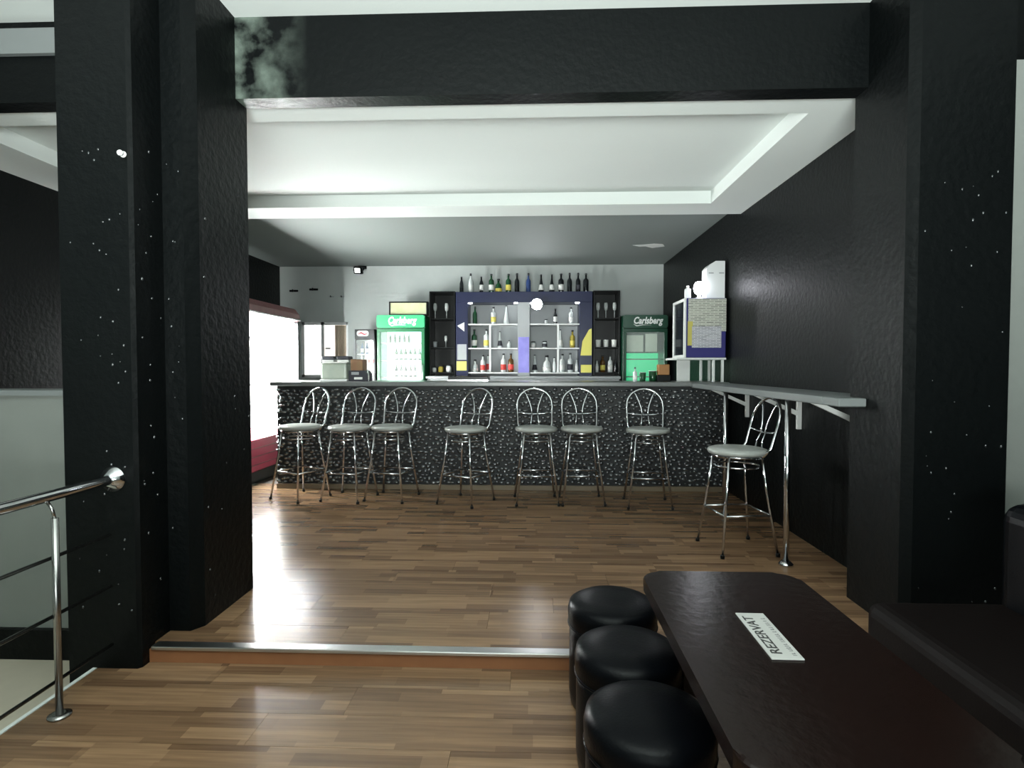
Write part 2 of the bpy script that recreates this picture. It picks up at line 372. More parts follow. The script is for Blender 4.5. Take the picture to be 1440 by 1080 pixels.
# ---- piers
bm = bmesh.new()
prism(bm, [(-2.14, 3.20), (-2.14, 2.66), (-1.66, 2.66), (-1.62, 2.72), (-1.62, 3.20)], -0.3, ZN, 'XY')
struct('wall_pier', bm, 'black_wall', 'glossy black pier beside the left end of the step')
bm = bmesh.new(); prism(bm, [(-2.09, 2.70), (-2.09, 2.45), (-1.775, 2.45), (-1.76, 2.465), (-1.76, 2.70)], -0.3, ZN, 'XY')
struct('wall_pier.001', bm, 'black_wall', 'square black column carrying the handrail flange')
bm = bmesh.new(); prism(bm, [(1.745, 3.20), (1.745, 2.76), (1.78, 2.72), (2.20, 2.72), (2.20, 3.20)], -0.3, ZN, 'XY')
struct('wall_pier.002', bm, 'black_wall', 'glossy black pier between the ledge and the booth')
# hardened drips of gloss paint on the piers
drip = mat('gloss_paint_drip', (0.02, 0.024, 0.026), 0.10, spec=0.9, coat=1.0)
def drips(parent, faces, n):
    bm = bmesh.new(); rn = random.Random(n)
    for _ in range(n):
        ax, c, a, b = rn.choice(faces); u = rn.uniform(a, b); z_ = rn.uniform(0.1, 2.3); r_ = rn.uniform(.003, .007)
        p = (c, u, z_) if ax == 'X' else (u, c, z_)
        m = Matrix.Translation(p) @ Matrix.Diagonal((1, 1, rn.uniform(1, 1.8), 1))
        bmesh.ops.create_icosphere(bm, subdivisions=1, radius=r_, matrix=m)
    for f in bm.faces: f.smooth = True
    o = obj('paint_drips', bm, drip, bpy.data.objects[parent]); o['kind'] = 'stuff'
drips('wall_pier.001', [('Y', 2.45, -2.06, -1.79), ('Y', 2.45, -1.95, -1.79), ('X', -1.76, 2.48, 2.64)], 60)
drips('wall_pier', [('X', -1.62, 2.74, 3.18), ('Y', 2.66, -1.74, -1.67)], 26)
drips('wall_pier.002', [('Y', 2.72, 1.80, 2.18)], 34)
# half wall left of the column, white wall right of the right pier
_, zt = atY(40, 556, 2.9)
bm = bmesh.new(); bx(bm, -4.6, -2.14, 2.9, 3.08, -0.4, zt)
struct('wall_left_low', bm, 'lowwall', 'pale half wall beyond the railing')
struct('trim_7', box(-4.6, -2.14, 2.87, 3.1, zt, zt + 0.028), 'ledge', 'grey capping on the pale half wall')
struct('baseboard_left', box(-4.6, -2.14, 2.87, 2.9, -0.4, atY(40, 886, 2.87)[1]), 'black_wall', 'dark skirting of the pale half wall')
struct('wall_right_low', box(2.20, 3.2, 2.76, 2.94, -0.3, 2.70), 'lowwall', 'pale grey wall beside the black pier')
struct('wall_side', box(3.0, 3.2, -1.85, 3.2, -0.3, ZN), 'black_wall', 'dark side wall of the lower room')
struct('wall_side.001', box(-4.8, -4.6, -1.85, 3.2, -0.4, ZN), 'plaster', 'pale side wall beyond the railing')
# wall behind the photographer, with the shop window the daylight comes through
bm = bmesh.new()
bx(bm, -4.8, -1.25, -1.85, -1.65, -0.4, ZN); bx(bm, 0.85, 3.2, -1.85, -1.65, -0.4, ZN)
bx(bm, -1.25, 0.85, -1.85, -1.65, -0.4, 0.55); bx(bm, -1.25, 0.85, -1.85, -1.65, 1.95, ZN)
struct('wall_street', bm, 'plaster', 'street wall with a wide window')

# ================================================================== BAR
bar = thing('bar_counter', 'long bar counter clad in glossy black pebbles with grey top', 'bar counter', (0, 5.86, 0))
BX0, BX1, BZ = -2.70, 1.985, 1.125
obj('body', box(BX0, BX1, 0.03, 0.55, 0.05, BZ - 0.045), 'grout', bar)
obj('countertop', box(BX0 - 0.05, BX1, -0.03, 0.62, BZ - 0.045, BZ, bev=0.008, seg=2), 'counter', bar)
obj('plinth', box(BX0, BX1, 0.0, 0.50, 0.002, 0.05), mat('tan_plinth', (0.17, 0.13, 0.085), 0.5), bar)
V, Fc = [], []
rnd = random.Random(3)
z = 0.075; row = 0
while z < BZ - 0.06:
    x = BX0 + 0.02 + (0.028 if row % 2 else 0)
    while x < BX1 - 0.02:
        cx, cz = x + rnd.uniform(-.017, .017), z + rnd.uniform(-.012, .012)
        rx, rz, hh = rnd.uniform(.018, .036), rnd.uniform(.012, .024), rnd.uniform(.008, .020); a0 = rnd.uniform(0, 6.28)
        tx, tz = rnd.uniform(-.010, .010), rnd.uniform(-.008, .008); i = len(V); n = 7
        for k in range(n):
            a = a0 + 2 * math.pi * k / n; V.append((cx + rx * math.cos(a), 0.03, cz + rz * math.sin(a)))
        for k in range(n):
            a = a0 + 2 * math.pi * k / n; V.append((cx + rx * .72 * math.cos(a) + tx * .5, 0.03 - hh * .75, cz + rz * .72 * math.sin(a) + tz * .5))
        V.append((cx + tx, 0.03 - hh, cz + tz))
        for k in range(n):
            k2 = (k + 1) % n
            Fc.append((i + k, i + k2, i + n + k2, i + n + k)); Fc.append((i + n + k, i + n + k2, i + 2 * n))
        x += 0.056
    z += 0.040; row += 1
me = bpy.data.meshes.new('pebble_cladding'); me.from_pydata(V, [], Fc); me.materials.append(M['pebble'])
for p in me.polygons: p.use_smooth = True
o = bpy.data.objects.new('pebble_cladding', me); C.objects.link(o); o.parent = bar; o['kind'] = 'stuff'

# back counter under the shelves
x0 = atY(602, 525, 8.4)[0]; x1 = atY(873, 525, 8.4)[0] - .03
bc = thing('back_counter', 'grey back counter carrying the bottle shelves', 'counter', (0, 8.3, 0))
ZC = 1.145
obj('body', box(x0, x1, 0.04, 0.57, 0, ZC - 0.04), 'greyback', bc)
obj('countertop', box(x0 - 0.02, x1 + 0.02, 0, 0.575, ZC - 0.04, ZC, bev=0.006), 'greyback', bc)

# ================================================================== SHELF UNIT
SY = 8.45                                                     # front plane of the shelf unit
def sx(px): return atY(px, 470, SY)[0]
def sz(py): return atY(740, py, SY)[1]
TOPZ = sz(410)
un = thing('bottle_shelf', 'navy lit bottle shelf with two bays behind the bar', 'shelf', (0, SY, ZC))
def sp(name, m, a, b, c, d, e=0.0, f=0.40, lab=None):         # px rect (x0,x1,ytop,ybottom), depth from e to f
    return obj(name, box(sx(a), sx(b), e, f, sz(d) - ZC, sz(c) - ZC, bev=0.003), m, un, lab)
def spz(name, m, a, b, z0, z1, e=0.0, f=0.40): return obj(name, box(sx(a), sx(b), e, f, z0 - ZC, z1 - ZC, bev=0.003), m, un)
spz('header', 'navy', 641, 833, sz(425), TOPZ, 0.0, 0.40)
spz('side_panel', 'navy', 641, 658, ZC, sz(425)); spz('side_panel', 'navy', 815, 833, ZC, sz(425))
spz('centre_panel', 'greyback', 728, 745, ZC, sz(425))
SH = [sz(523.5), sz(489), sz(455)]                            # the three shelf tops
for a, b in ((658, 728), (745, 815)):
    spz('back_panel', 'greyback', a, b, ZC, sz(425), 0.37, 0.40)
    for s in SH: spz('shelf_board', 'white_plastic', a, b, s - 0.02, s, 0.01, 0.37)
    mid = a + (31 if a < 700 else 40)
    spz('divider', 'white_plastic', mid - 1.4, mid + 1.4, SH[0], SH[2] - 0.02, 0.02, 0.05)
    for q in (a + 3, b - 3):
        o = obj('downlight', lt([(0.028, -0.012), (0.028, 0.0)], 12, (sx(q), 0.06, sz(425) - ZC - 0.001)), 'downlight', un)
obj('poster', box(sx(729), sx(744), -0.006, -0.001, sz(524) - ZC, sz(474) - ZC), 'poster_purple', un, 'purple printed poster')
pts = [(sx(816.5), sz(500) - ZC), (sx(832), sz(500) - ZC), (sx(832), sz(462) - ZC), (sx(828), sz(464) - ZC), (sx(819), sz(480) - ZC)]
obj('poster', pr(pts, -0.006, -0.001), 'poster_yellow', un, 'yellow slanted poster')
obj('poster', box(sx(817), sx(832), -0.006, -0.001, sz(524) - ZC, sz(513) - ZC), 'poster_yellow', un, 'small yellow card')
obj('poster', box(sx(642), sx(656), -0.006, -0.001, sz(521) - ZC, sz(508) - ZC), 'poster_yellow', un, 'small yellow card')
pts = [(sx(643), sz(458) - ZC), (sx(653), sz(453) - ZC), (sx(653), sz(466) - ZC)]
obj('poster', pr(pts, -0.006, -0.001), 'card', un, 'white triangular print')
obj('poster', box(sx(643), sx(656), -0.006, -0.001, sz(506) - ZC, sz(484) - ZC), 'greyback', un, 'pale grey print')
# two dark flanking glass shelves
def flank(label, a, b, tops):
    r = thing('glass_shelf', label, 'shelf', (0, SY, ZC))
    q = lambda n, m, x0, x1, y0, y1, z0, z1: obj(n, box(x0, x1, y0, y1, z0 - ZC, z1 - ZC, bev=0.003), m, r)
    X0, X1 = sx(a), sx(b); ztop = sz(409)
    q('side_panel', 'dark', X0, X0 + 0.02, 0, 0.38, ZC, ztop); q('side_panel', 'dark', X1 - 0.02, X1, 0, 0.38, ZC, ztop)
    q('back_panel', 'dark', X0 + 0.02, X1 - 0.02, 0.36, 0.38, ZC, ztop); q('top_board', 'dark', X0 + 0.02, X1 - 0.02, 0, 0.36, ztop - 0.02, ztop)
    for s in tops: q('shelf_board', 'dark', X0 + 0.02, X1 - 0.02, 0.01, 0.36, s - 0.018, s)
    return r
FL = [sz(523.5), sz(488), sz(447)]
flank('narrow black glass shelf beside the brightly lit green cooler', 604, 640, FL)
flank('narrow black glass shelf beside the dim green cooler', 834.5, 872, FL)

# ---- bottles
PROF = {
    'wine': [(.036, 0), (.037, .008), (.037, .165), (.032, .19), (.0155, .215), (.0135, .24), (.0135, .285), (.015, .287), (.015, .296)],
    'beer': [(.030, 0), (.031, .006), (.031, .13), (.027, .155), (.015, .19), (.0125, .21), (.0125, .235), (.014, .237), (.014, .246)],
    'spirit': [(.040, 0), (.042, .008), (.042, .17), (.038, .192), (.016, .212), (.0145, .225), (.0145, .262), (.017, .264), (.017, .285)],
    'cone': [(.044, 0), (.045, .006), (.038, .06), (.026, .13), (.016, .19), (.0125, .225), (.0125, .262), (.014, .264), (.014, .274)],
    'squat': [(.048, 0), (.05, .01), (.052, .08), (.04, .125), (.018, .145), (.016, .185), (.021, .187), (.021, .21)],
    'jar': [(.034, 0), (.036, .006), (.036, .075), (.031, .085), (.031, .10)],
}
def bottle(kind, glass, lab, label, x, y, z, s=1.0, group=None, cap='foil', name='bottle'):
    p = [(r * s, h * s) for r, h in PROF[kind]]
    t_ = thing(name, label, 'jar' if kind == 'jar' else 'bottle', (x, y, z), 0, group)
    obj('glass_body', lt(p[:-2] if kind != 'jar' else p[:-1], 14), glass, t_)
    if lab:
        h0, h1 = (0.035 * s, 0.12 * s) if kind not in ('jar', 'squat') else (0.015 * s, 0.065 * s)
        def rad(h):
            for (r0, a), (r1, b) in zip(p, p[1:]):
                if a <= h <= b: return r0 + (r1 - r0) * (h - a) / max(b - a, 1e-6)
            return p[0][0]
        hs = [h0 + (h1 - h0) * k / 3 for k in range(4)]
        bm = bmesh.new(); lathe(bm, [(rad(h) + 0.0012, h) for h in hs], 14)
        obj('paper_label', bm, lab, t_)
    r, h = p[-1]; rr = p[-2][0]
    obj('cap', lt([(rr + .001, p[-2][1] - (0.03 * s if kind == 'wine' else 0.0)), (rr + .0015, h), (rr * .8, h + .002)], 12), cap, t_)
    return t_
ORD = ['first', 'second', 'third', 'fourth', 'fifth', 'sixth', 'seventh', 'eighth', 'ninth', 'tenth', 'eleventh', 'twelfth', 'thirteenth', 'fourteenth']
top = [(649, 'beer', 'gl_dark', None, 'slim dark'), (662, 'wine', 'gl_clear', 'lb_white', 'pale white-labelled'), (677, 'beer', 'gl_dark', 'lb_white', 'dark white-labelled'),
       (691, 'spirit', 'gl_green', 'lb_white', 'green white-labelled'), (701, 'squat', 'gl_green', 'lb_yellow', 'squat yellow-labelled'), (715, 'spirit', 'gl_green', 'lb_yellow', 'green yellow-labelled'),
       (727, 'wine', 'gl_dark', None, 'plain black'), (743, 'wine', 'gl_blue', None, 'dark blue'), (761, 'cone', 'gl_dark', 'lb_white', 'cone-shaped dark white-labelled'),
       (776, 'cone', 'gl_dark', 'lb_white', 'cone-shaped black'), (789, 'spirit', 'gl_dark', 'lb_white', 'stout dark white-labelled'), (801, 'wine', 'gl_dark', None, 'plain dark'),
       (813, 'wine', 'gl_dark', 'lb_black', 'dark black-labelled'), (824, 'spirit', 'gl_dark', None, 'stout black')]
for i, (px, k, g, l, d) in enumerate(top):
    bottle(k, g, l, f'{d} bottle on top of the shelf unit, {ORD[i]} from the bright green cooler', atY(px, 400, SY + 0.13)[0], SY + 0.13, TOPZ + .0005, 0.98, 'bottles along the top of the shelf unit')
rows = {  # bay, level: (px, kind, glass, label, scale, words)
    ('bay with the red-labelled bottles', 2): [(668, 'wine', 'gl_green', None, .9, 'dark green'), (694, 'spirit', 'gl_clear', 'lb_yellow', .9, 'pale yellow-labelled'), (712, 'cone', 'gl_clear', None, 1.02, 'frosted white cone-shaped')],
    ('bay with the red-labelled bottles', 1): [(667, 'spirit', 'gl_green', 'lb_white', .98, 'green white-labelled'), (684, 'spirit', 'gl_clear', 'lb_yellow', .98, 'clear gold-footed'), (703, 'cone', 'gl_clear', 'lb_black', .9, 'clear dark-labelled'), (716, 'squat', 'gl_clear', None, .55, 'small squat pale')],
    ('bay with the red-labelled bottles', 0): [(668, 'squat', 'gl_clear', 'lb_white', .9, 'squat white'), (679, 'spirit', 'gl_clear', 'lb_red', .9, 'slim pale red-labelled'), (686.5, 'beer', 'gl_clear', 'lb_red', 1.05, 'narrow red-labelled'), (708, 'spirit', 'gl_clear', 'lb_red', .98, 'clear red-footed'), (718.5, 'spirit', 'gl_amber', 'lb_red', .98, 'amber red-labelled')],
    ('bay beside the yellow poster', 2): [(768, 'jar', 'gl_clear', None, .7, 'low pale'), (781, 'beer', 'gl_dark', 'lb_white', .92, 'slim dark white-labelled'), (803, 'spirit', 'gl_clear', 'lb_white', .86, 'pale white-labelled')],
    ('bay beside the yellow poster', 1): [(750, 'jar', 'gl_clear', 'lb_white', .95, 'low white-labelled'), (766, 'jar', 'gl_clear', 'lb_blue' if False else 'lb_black', 1.0, 'low dark-labelled'), (788, 'cone', 'gl_clear', 'lb_white', 1.0, 'slender clear'), (805, 'spirit', 'gl_yellow', 'lb_yellow', .92, 'yellow green')],
    ('bay beside the yellow poster', 0): [(752, 'cone', 'gl_clear', 'lb_black', .95, 'clear dark-labelled cone-shaped'), (769, 'squat', 'gl_clear', 'lb_white', 1.2, 'large squat pale'), (779.5, 'beer', 'gl_clear', None, .9, 'very slim clear'), (791, 'spirit', 'gl_clear', 'lb_white', .95, 'stout white-labelled'), (802, 'spirit', 'gl_clear', 'lb_black', 1.0, 'stout dark-labelled'), (811, 'beer', 'gl_clear', 'lb_white', .80, 'narrow white-labelled')],
}
LV = ['lowest', 'middle', 'top']
for (bay, lev), L in rows.items():
    for px, k, g, l, s, d in L:
        yy = SY + (0.12 if px != 686.5 else 0.20)
        jar = k == 'jar'
        bottle(k, g, l, f'{d} {"jar" if jar else "bottle"} on the {LV[lev]} shelf of the {bay}', atY(px, 470, yy)[0], yy, SH[lev] + .0005, s, 'bottles in the lit bays', name='jar' if jar else 'bottle')
# stem glasses, cups and jars on the flanking shelves
def stem_glass(x, y, z, label, s=1.0):
    t_ = thing('stem_glass', label, 'glass', (x, y, z), 0, 'stem glasses on the black shelves')
    obj('foot', lt([(.032 * s, 0), (.032 * s, .003), (.006 * s, .008)], 14), 'gl_clear', t_)
    obj('stem', lt([(.0055 * s, .006), (.0045 * s, .05 * s), (.007 * s, .11 * s)], 8), 'gl_clear', t_)
    obj('bowl', lt([(.008 * s, .105 * s), (.026 * s, .13 * s), (.031 * s, .17 * s), (.028 * s, .23 * s), (.026 * s, .23 * s), (.028 * s, .17 * s), (.02 * s, .135 * s)], 14), 'thin_glass', t_)
def cup(x, y, z, label, s=1.0, m='white_plastic'):
    t_ = thing('cup', label, 'cup', (x, y, z), 0, 'small vessels on the black shelves')
    obj('bowl', lt([(.026 * s, 0), (.031 * s, .01), (.036 * s, .09 * s), (.034 * s, .092 * s), (.029 * s, .015), (.004, .012)], 14), m, t_)
    obj('rim', lt([(.034 * s, .0885 * s), (.037 * s, .090 * s), (.037 * s, .0945 * s), (.0335 * s, .0955 * s)], 14), m, t_)
yy = SY + 0.12
for px, d in ((612, 'farther from the navy panel'), (628, 'next to the navy panel')):
    stem_glass(atY(px, 440, yy)[0], yy, FL[2] + .0005, f'tall stem glass by the bright green cooler, {d}')
for px, d in ((841, 'next to the navy panel'), (852, 'between two others'), (864, 'next to the dim green cooler')):
    stem_glass(atY(px, 440, yy)[0], yy, FL[2] + .0005, f'tall stem glass on black shelf by dim cooler, {d}')
for px, d in ((841, 'next to the yellow poster'), (852, 'between two others'), (863.5, 'next to the dim cooler')):
    cup(atY(px, 480, yy)[0], yy, FL[1] + .0005, f'pale cup on the black shelf, {d}', 1.15, 'card')
cup(atY(612, 480, yy)[0], yy, FL[1] + .0005, 'grey cup on the black shelf beside the bright green cooler', 0.9, 'greyback')
stem_glass(atY(627, 480, yy)[0], yy, FL[1] + .0005, 'short stem glass on the middle black shelf by the bright cooler', 0.75)
for px, s, m, d in ((611, .8, 'gl_clear', 'small clear'), (620, 1.0, 'gl_yellow', 'olive yellow'), (631, 1.1, 'gl_clear', 'taller white')):
    bottle('jar', m, 'lb_white' if m == 'gl_clear' else None, f'{d} jar on the bottom black shelf by the bright cooler', atY(px, 515, yy)[0], yy, FL[0] + .0005, s, 'small vessels on the black shelves', name='jar')
for px, k, g, l, s, d in ((839.5, 'beer', 'gl_clear', 'lb_white', .72, 'short white'), (847.5, 'spirit', 'gl_amber', 'lb_yellow', .88, 'amber yellow-labelled'), (858, 'spirit', 'gl_clear', 'lb_white', .88, 'bright white-labelled'), (865.5, 'beer', 'gl_dark', None, .8, 'thin dark')):
    bottle(k, g, l, f'{d} bottle on the bottom black shelf by the dim cooler', atY(px, 515, yy)[0], yy, FL[0] + .0005, s, 'bottles on the black shelf')

# ---- LED work lamp fixed under the header, shining towards the room
lx, lz = atY(755, 428, SY - 0.06)
la = thing('led_spotlight', 'glaring white LED spotlight fixed to the navy shelf header', 'lamp', (lx, SY - 0.06, lz))
obj('housing', lt([(.040, .058), (.074, .030), (.092, 0.0), (.092, -.012), (.082, -.014)], 18, axis='Y'), 'dark', la)
obj('lens', lt([(.081, -.013), (.076, -.020), (.04, -.025)], 18, axis='Y'), 'led', la)
def light(name, kind, loc, power, col, rad, parent=None, rot=None, spot=None):
    l = bpy.data.lights.new(name, kind); l.energy = power; l.color = col; l.shadow_soft_size = rad
    if spot: l.spot_size = R(spot); l.spot_blend = 0.5
    o = bpy.data.objects.new(name, l); C.objects.link(o); o.location = loc; o.parent = parent
    if rot: o.rotation_euler = rot
light('led_beam', 'SPOT', (0, -0.05, 0), 3, (0.93, 0.96, 1.0), 0.04, la, (R(86), 0, 0), 150)

# ================================================================== COOLERS
def green_cooler(label, a, b, ytop, lit):
    Y = 8.30; X0, _ = atY(a, 480, Y); X1, zt = atY(b, ytop, Y); Wd = X1 - X0; cx = (X0 + X1) / 2
    r = thing('beverage_cooler', label, 'cooler', (cx, Y, 0)); h = zt; hw = Wd / 2; body = 'green' if lit else 'darkgreen'
    bm = bmesh.new(); D = 0.54
    bx(bm, -hw, -hw + .03, 0.04, D, 0.10, h); bx(bm, hw - .03, hw, 0.04, D, 0.10, h)
    bx(bm, -hw + .03, hw - .03, D - .04, D, 0.10, h); bx(bm, -hw + .03, hw - .03, 0.04, D - .04, h - .21, h); bx(bm, -hw + .03, hw - .03, 0.04, D - .04, 0.10, 0.16)
    obj('cabinet', bm, body, r)
    for s in (-1, 1):
        for yy in (0.10, D - .08): obj('foot', lt([(.02, 0), (.02, .10), (.015, .105)], 10, (s * (hw - .06), yy, 0)), 'dark', r)
    hd = obj('header_sign', pr(rrect(-hw, hw, h - .185, h, .03, 4), -0.02, 0.04), 'greensign' if lit else 'darksign', r)
    lettering('Carlsberg', 0.135, 'lit_white' if lit else 'ink_white', hd, (0.02 if lit else 0.03, -0.0215, h - .083), (R(90), 0, 0), 0.25, 0.0015, 0.004, sx=0.78)
    bm = bmesh.new(); tube(bm, [(-.17, -.0215, h - .13), (-.13, -.0215, h - .155), (-.04, -.0215, h - .142), (.08, -.0215, h - .148)], [.003, .007, .005, .002], 6)
    obj('swoosh', bm, 'lit_white' if lit else 'ink_white', hd)
    zb = h - .195
    if lit:
        obj('lit_interior', box(-hw + .031, hw - .031, D - .06, D - .042, 0.165, h - .215), 'green_glow', r)
    else:
        obj('lit_interior', box(-hw + .031, hw - .031, D - .06, D - .042, 0.165, sz(496)), 'green_deep', r)
    dr = obj('door_frame', box(-hw, hw, 0.0, .001, .12, .121), body, r)
    bm = bmesh.new(); f = .05
    for q in ((-hw, hw, zb - f, zb), (-hw, hw, .12, .12 + f), (-hw, -hw + f, .12 + f, zb - f), (hw - f, hw, .12 + f, zb - f)): bx(bm, q[0], q[1], -0.005, .036, q[2], q[3], bev=.004)
    bm.to_mesh(dr.data); bm.free()
    obj('glass_pane', box(-hw + f, hw - f, .012, .018, .12 + f, zb - f), 'pane', dr)
    obj('handle', tb([(hw - .025, -.005, 1.0), (hw - .025, -.03, 1.02), (hw - .025, -.03, 1.30), (hw - .025, -.005, 1.32)], .008), 'alu', dr)
    lv = [.55, .86, 1.13, 1.38, 1.64] if lit else [.55, .86, 1.14, 1.40]
    for z_ in lv: obj('wire_shelf', box(-hw + .031, hw - .031, .06, D - .07, z_ - .012, z_), 'white_metal' if lit else 'green', r)
    return r, cx, Y, hw, lv
gc, gx, gy, ghw, glv = green_cooler('brightly lit green beverage cooler with lettered header sign', 530, 597, 443, True)
bt = {3: (4, -.05, 'gl_green', [-.20, -.13, -.06, .01, .08]), }
def crowd(rows_, word):
    n = 0
    for z_, xs, kind, g, lab, s in rows_:
        for x in xs:
            bottle(kind, g, lab, word, gx + x, gy + .15, z_ + .0006, s, 'bottles inside the bright green cooler', cap='gl_green'); n += 1
crowd([(glv[4], [-.19, -.12, -.05, .02, .09], 'beer', 'gl_green', None, .56)], 'small green bottle on the upper rack of the bright cooler')
crowd([(glv[3], [-.10, -.03, .04, .11, .18, .25], 'beer', 'gl_green', 'lb_white', .74)], 'small green white-labelled bottle on the middle rack of the bright cooler')
crowd([(glv[2], [-.10, -.03, .04, .11, .18], 'beer', 'gl_dark', 'lb_white', .74)], 'small dark bottle on the lower visible rack of the bright cooler')
g2, g2x, g2y, g2hw, g2lv = green_cooler('dim dark green beverage cooler with two pale sheets behind the glass', 876, 939, 443, False)
obj('poster', box(-g2hw + .06, -.02, .04, .043, 1.50, 1.74), 'poster_pale', g2); obj('poster', box(.01, g2hw - .14, .04, .043, 1.50, 1.76), 'poster_pale', g2)

# framed crate print on top of the bright cooler
x0, _ = atY(547, 440, 8.36); x1, zz = atY(601, 424, 8.36); zc = atY(560, 443, 8.30)[1]
cr = thing('display_box', 'low dark-framed box with a yellow green print on the bright cooler', 'box', ((x0 + x1) / 2, 8.36, zc + .0005))
hw = (x1 - x0) / 2; hh = zz - zc
bm = bmesh.new(); f = .018
for q in ((-hw, hw, 0, f), (-hw, hw, hh - f, hh), (-hw, -hw + f, f, hh - f), (hw - f, hw, f, hh - f)): bx(bm, q[0], q[1], 0, .10, q[2], q[3])
obj('frame', bm, 'dark', cr); obj('printed_panel', box(-hw + f, hw - f, .015, .03, f, hh - f), 'fruit', cr)

# narrow white soft drink fridge with a black header
Y = 8.25; x0, _ = atY(499, 500, Y); x1, zt = atY(526.5, 463, Y); zh = atY(510, 478, Y)[1]; zv = atY(510, 481, Y)[1]
nf = thing('narrow_fridge', 'narrow white lit drinks fridge with black header left of green cooler', 'fridge', ((x0 + x1) / 2, Y, 0)); hw = (x1 - x0) / 2
bm = bmesh.new()
bx(bm, -hw, -hw + .02, .03, .5, .06, zt); bx(bm, hw - .02, hw, .03, .5, .06, zt); bx(bm, -hw + .02, hw - .02, .47, .5, .06, zt)
bx(bm, -hw + .02, hw - .02, .03, .47, .06, .12); bx(bm, -hw + .02, hw - .02, .03, .47, zh, zt)
obj('cabinet', bm, 'dark', nf); obj('base', box(-hw + .01, hw - .01, .05, .48, 0, .06), 'dark', nf)
hd = obj('header_sign', box(-hw, hw, 0, .03, zh + .01, zt, bev=.004), 'dark', nf)
bm = bmesh.new(); prism(bm, rrect(-.115, .06, zh + .055, zt - .02, .035, 4), -.003, -.0005); obj('emblem', bm, 'lb_white', hd)
obj('swoosh', tb([(-.10, -.004, zh + .08), (-.05, -.004, zh + .105), (.0, -.004, zh + .075), (.05, -.004, zh + .095)], [.003, .012, .012, .003], 6), 'ink_red', hd)
obj('lit_interior', box(-hw + .021, hw - .021, .445, .468, .121, zh - .002), 'lit_fridge', nf)
for z_ in (1.15, 1.32, 1.47): obj('shelf_board', box(-hw + .021, hw - .021, .05, .44, z_ - .012, z_), 'white_metal', nf)
obj('glass_pane', box(-hw + .02, hw - .02, .012, .018, .12, zh), 'pane', nf)
for i, (zq, xs, g, lab, d) in enumerate(((1.47, (-.07, .0, .07), 'gl_blue', 'lb_white', 'blue'), (1.32, (-.08, -.025, .03, .085), 'gl_clear', 'lb_red', 'pale red-labelled'))):
    for x in xs: bottle('beer', g, lab, f'small {d} bottle inside the narrow white fridge', (x0 + x1) / 2 + x, Y + .12, zq + .0006, .58 if i else .68, 'bottles inside the narrow fridge')

# tall open-front lit cooler against the left wall
oc = thing('open_cooler', 'long blazing white display cooler with maroon canopy and red base', 'cooler', (-3.0, 6.55, 0), R(0))
y0, y1 = -0.66, 0.66
obj('base_panel', box(-.62, -.01, y0, y1, .14, .50, bev=.01), 'red', oc); obj('kick_plate', box(-.60, -.06, y0 + .02, y1 - .02, 0, .14), 'dark', oc)
for k in range(3): obj('trim_strip', box(-.012, -.004, y0, y1, .21 + .09 * k, .218 + .09 * k), 'redhead', oc)
obj('side_panel', box(-.62, -.01, y0, y0 + .03, .50, 1.86), 'dark', oc); obj('side_panel', box(-.62, -.01, y1 - .03, y1, .50, 1.86), 'dark', oc)
pts = [(-.62, 1.86), (-.62, 2.04), (-.15, 2.04), (-.06, 2.02), (.0, 1.95), (.01, 1.88), (-.01, 1.86)]
cn = obj('canopy', pr(pts, y0, y1), 'redhead', oc)
obj('chrome_edge', tb([(.012, y0, 1.875), (.016, y0 * .3, 1.868), (.016, y1 * .3, 1.868), (.012, y1, 1.875)], .010), 'alu', cn)
obj('lit_back_panel', box(-.60, -.58, y0 + .03, y1 - .03, .51, 1.85), 'lit_panel', oc)
for z_ in (.80, 1.08, 1.36, 1.62): obj('shelf_board', box(-.57, -.16, y0 + .03, y1 - .03, z_ - .015, z_), 'white_metal', oc)
for yy in (y0 + .06, y1 - .06): obj('light_tube', tb([(-.035, yy, .54), (-.035, yy, 1.82)], .014, 10), 'tube', oc)
ip = obj('inner_side', box(-.57, -.06, y1 - .036, y1 - .031, .51, 1.85), 'lit_panel', oc)
obj('sticker', box(-.33, -.23, y1 - .041, y1 - .037, 1.50, 1.62), 'sticker', ip); obj('sticker', box(-.33, -.20, y1 - .041, y1 - .037, 1.22, 1.42), 'sticker', ip)

# ================================================================== THINGS ON THE BAR
BT = BZ + 0.0006; YQ = 6.12
def onbar(px): return atY(px, 530, YQ)[0]
b0, b1 = onbar(455), onbar(493)
cs = thing('display_case', 'milky plastic food case standing on the bar top', 'case', ((b0 + b1) / 2, YQ, BT)); hw = (b1 - b0) / 2
hz = atY(470, 509, YQ)[1] - BT
obj('base', box(-hw, hw, -.12, .12, 0, .02, bev=.004), 'white_plastic', cs); obj('cover', box(-hw + .01, hw - .01, -.11, .11, .02, hz - .015, bev=.02, seg=3), 'glassbox', cs)
obj('lid', box(-hw, hw, -.12, .12, hz - .015, hz, bev=.005), 'card', cs)
for q, d in ((464, 'beside the window end'), (485, 'beside the red box end')):
    t_ = thing('food_tub', f'black tub with pale rim on the plastic case, {d}', 'tub', (onbar(q), YQ, BT + hz + .0006), 0, 'black tubs on the plastic case')
    obj('rim', box(-.062, .062, -.06, .06, 0, .022, bev=.004), 'lb_white', t_); obj('tub_body', box(-.068, .068, -.065, .065, .022, .062, bev=.01, seg=2), 'lb_black', t_)
q = onbar(506); t_ = thing('cash_register', 'small dark machine on the bar beside the plastic case', 'machine', (q, YQ, BT))
obj('body', pr([(-.09, 0), (.11, 0), (.11, .08), (.08, .115), (-.09, .115)], -.10, .10), 'lb_black', t_); obj('display', box(-.06, .02, -.104, -.1, .07, .10), 'greyback', t_); obj('keys', box(-.03, .06, -.106, -.1, .02, .045, bev=.003), 'card', t_)
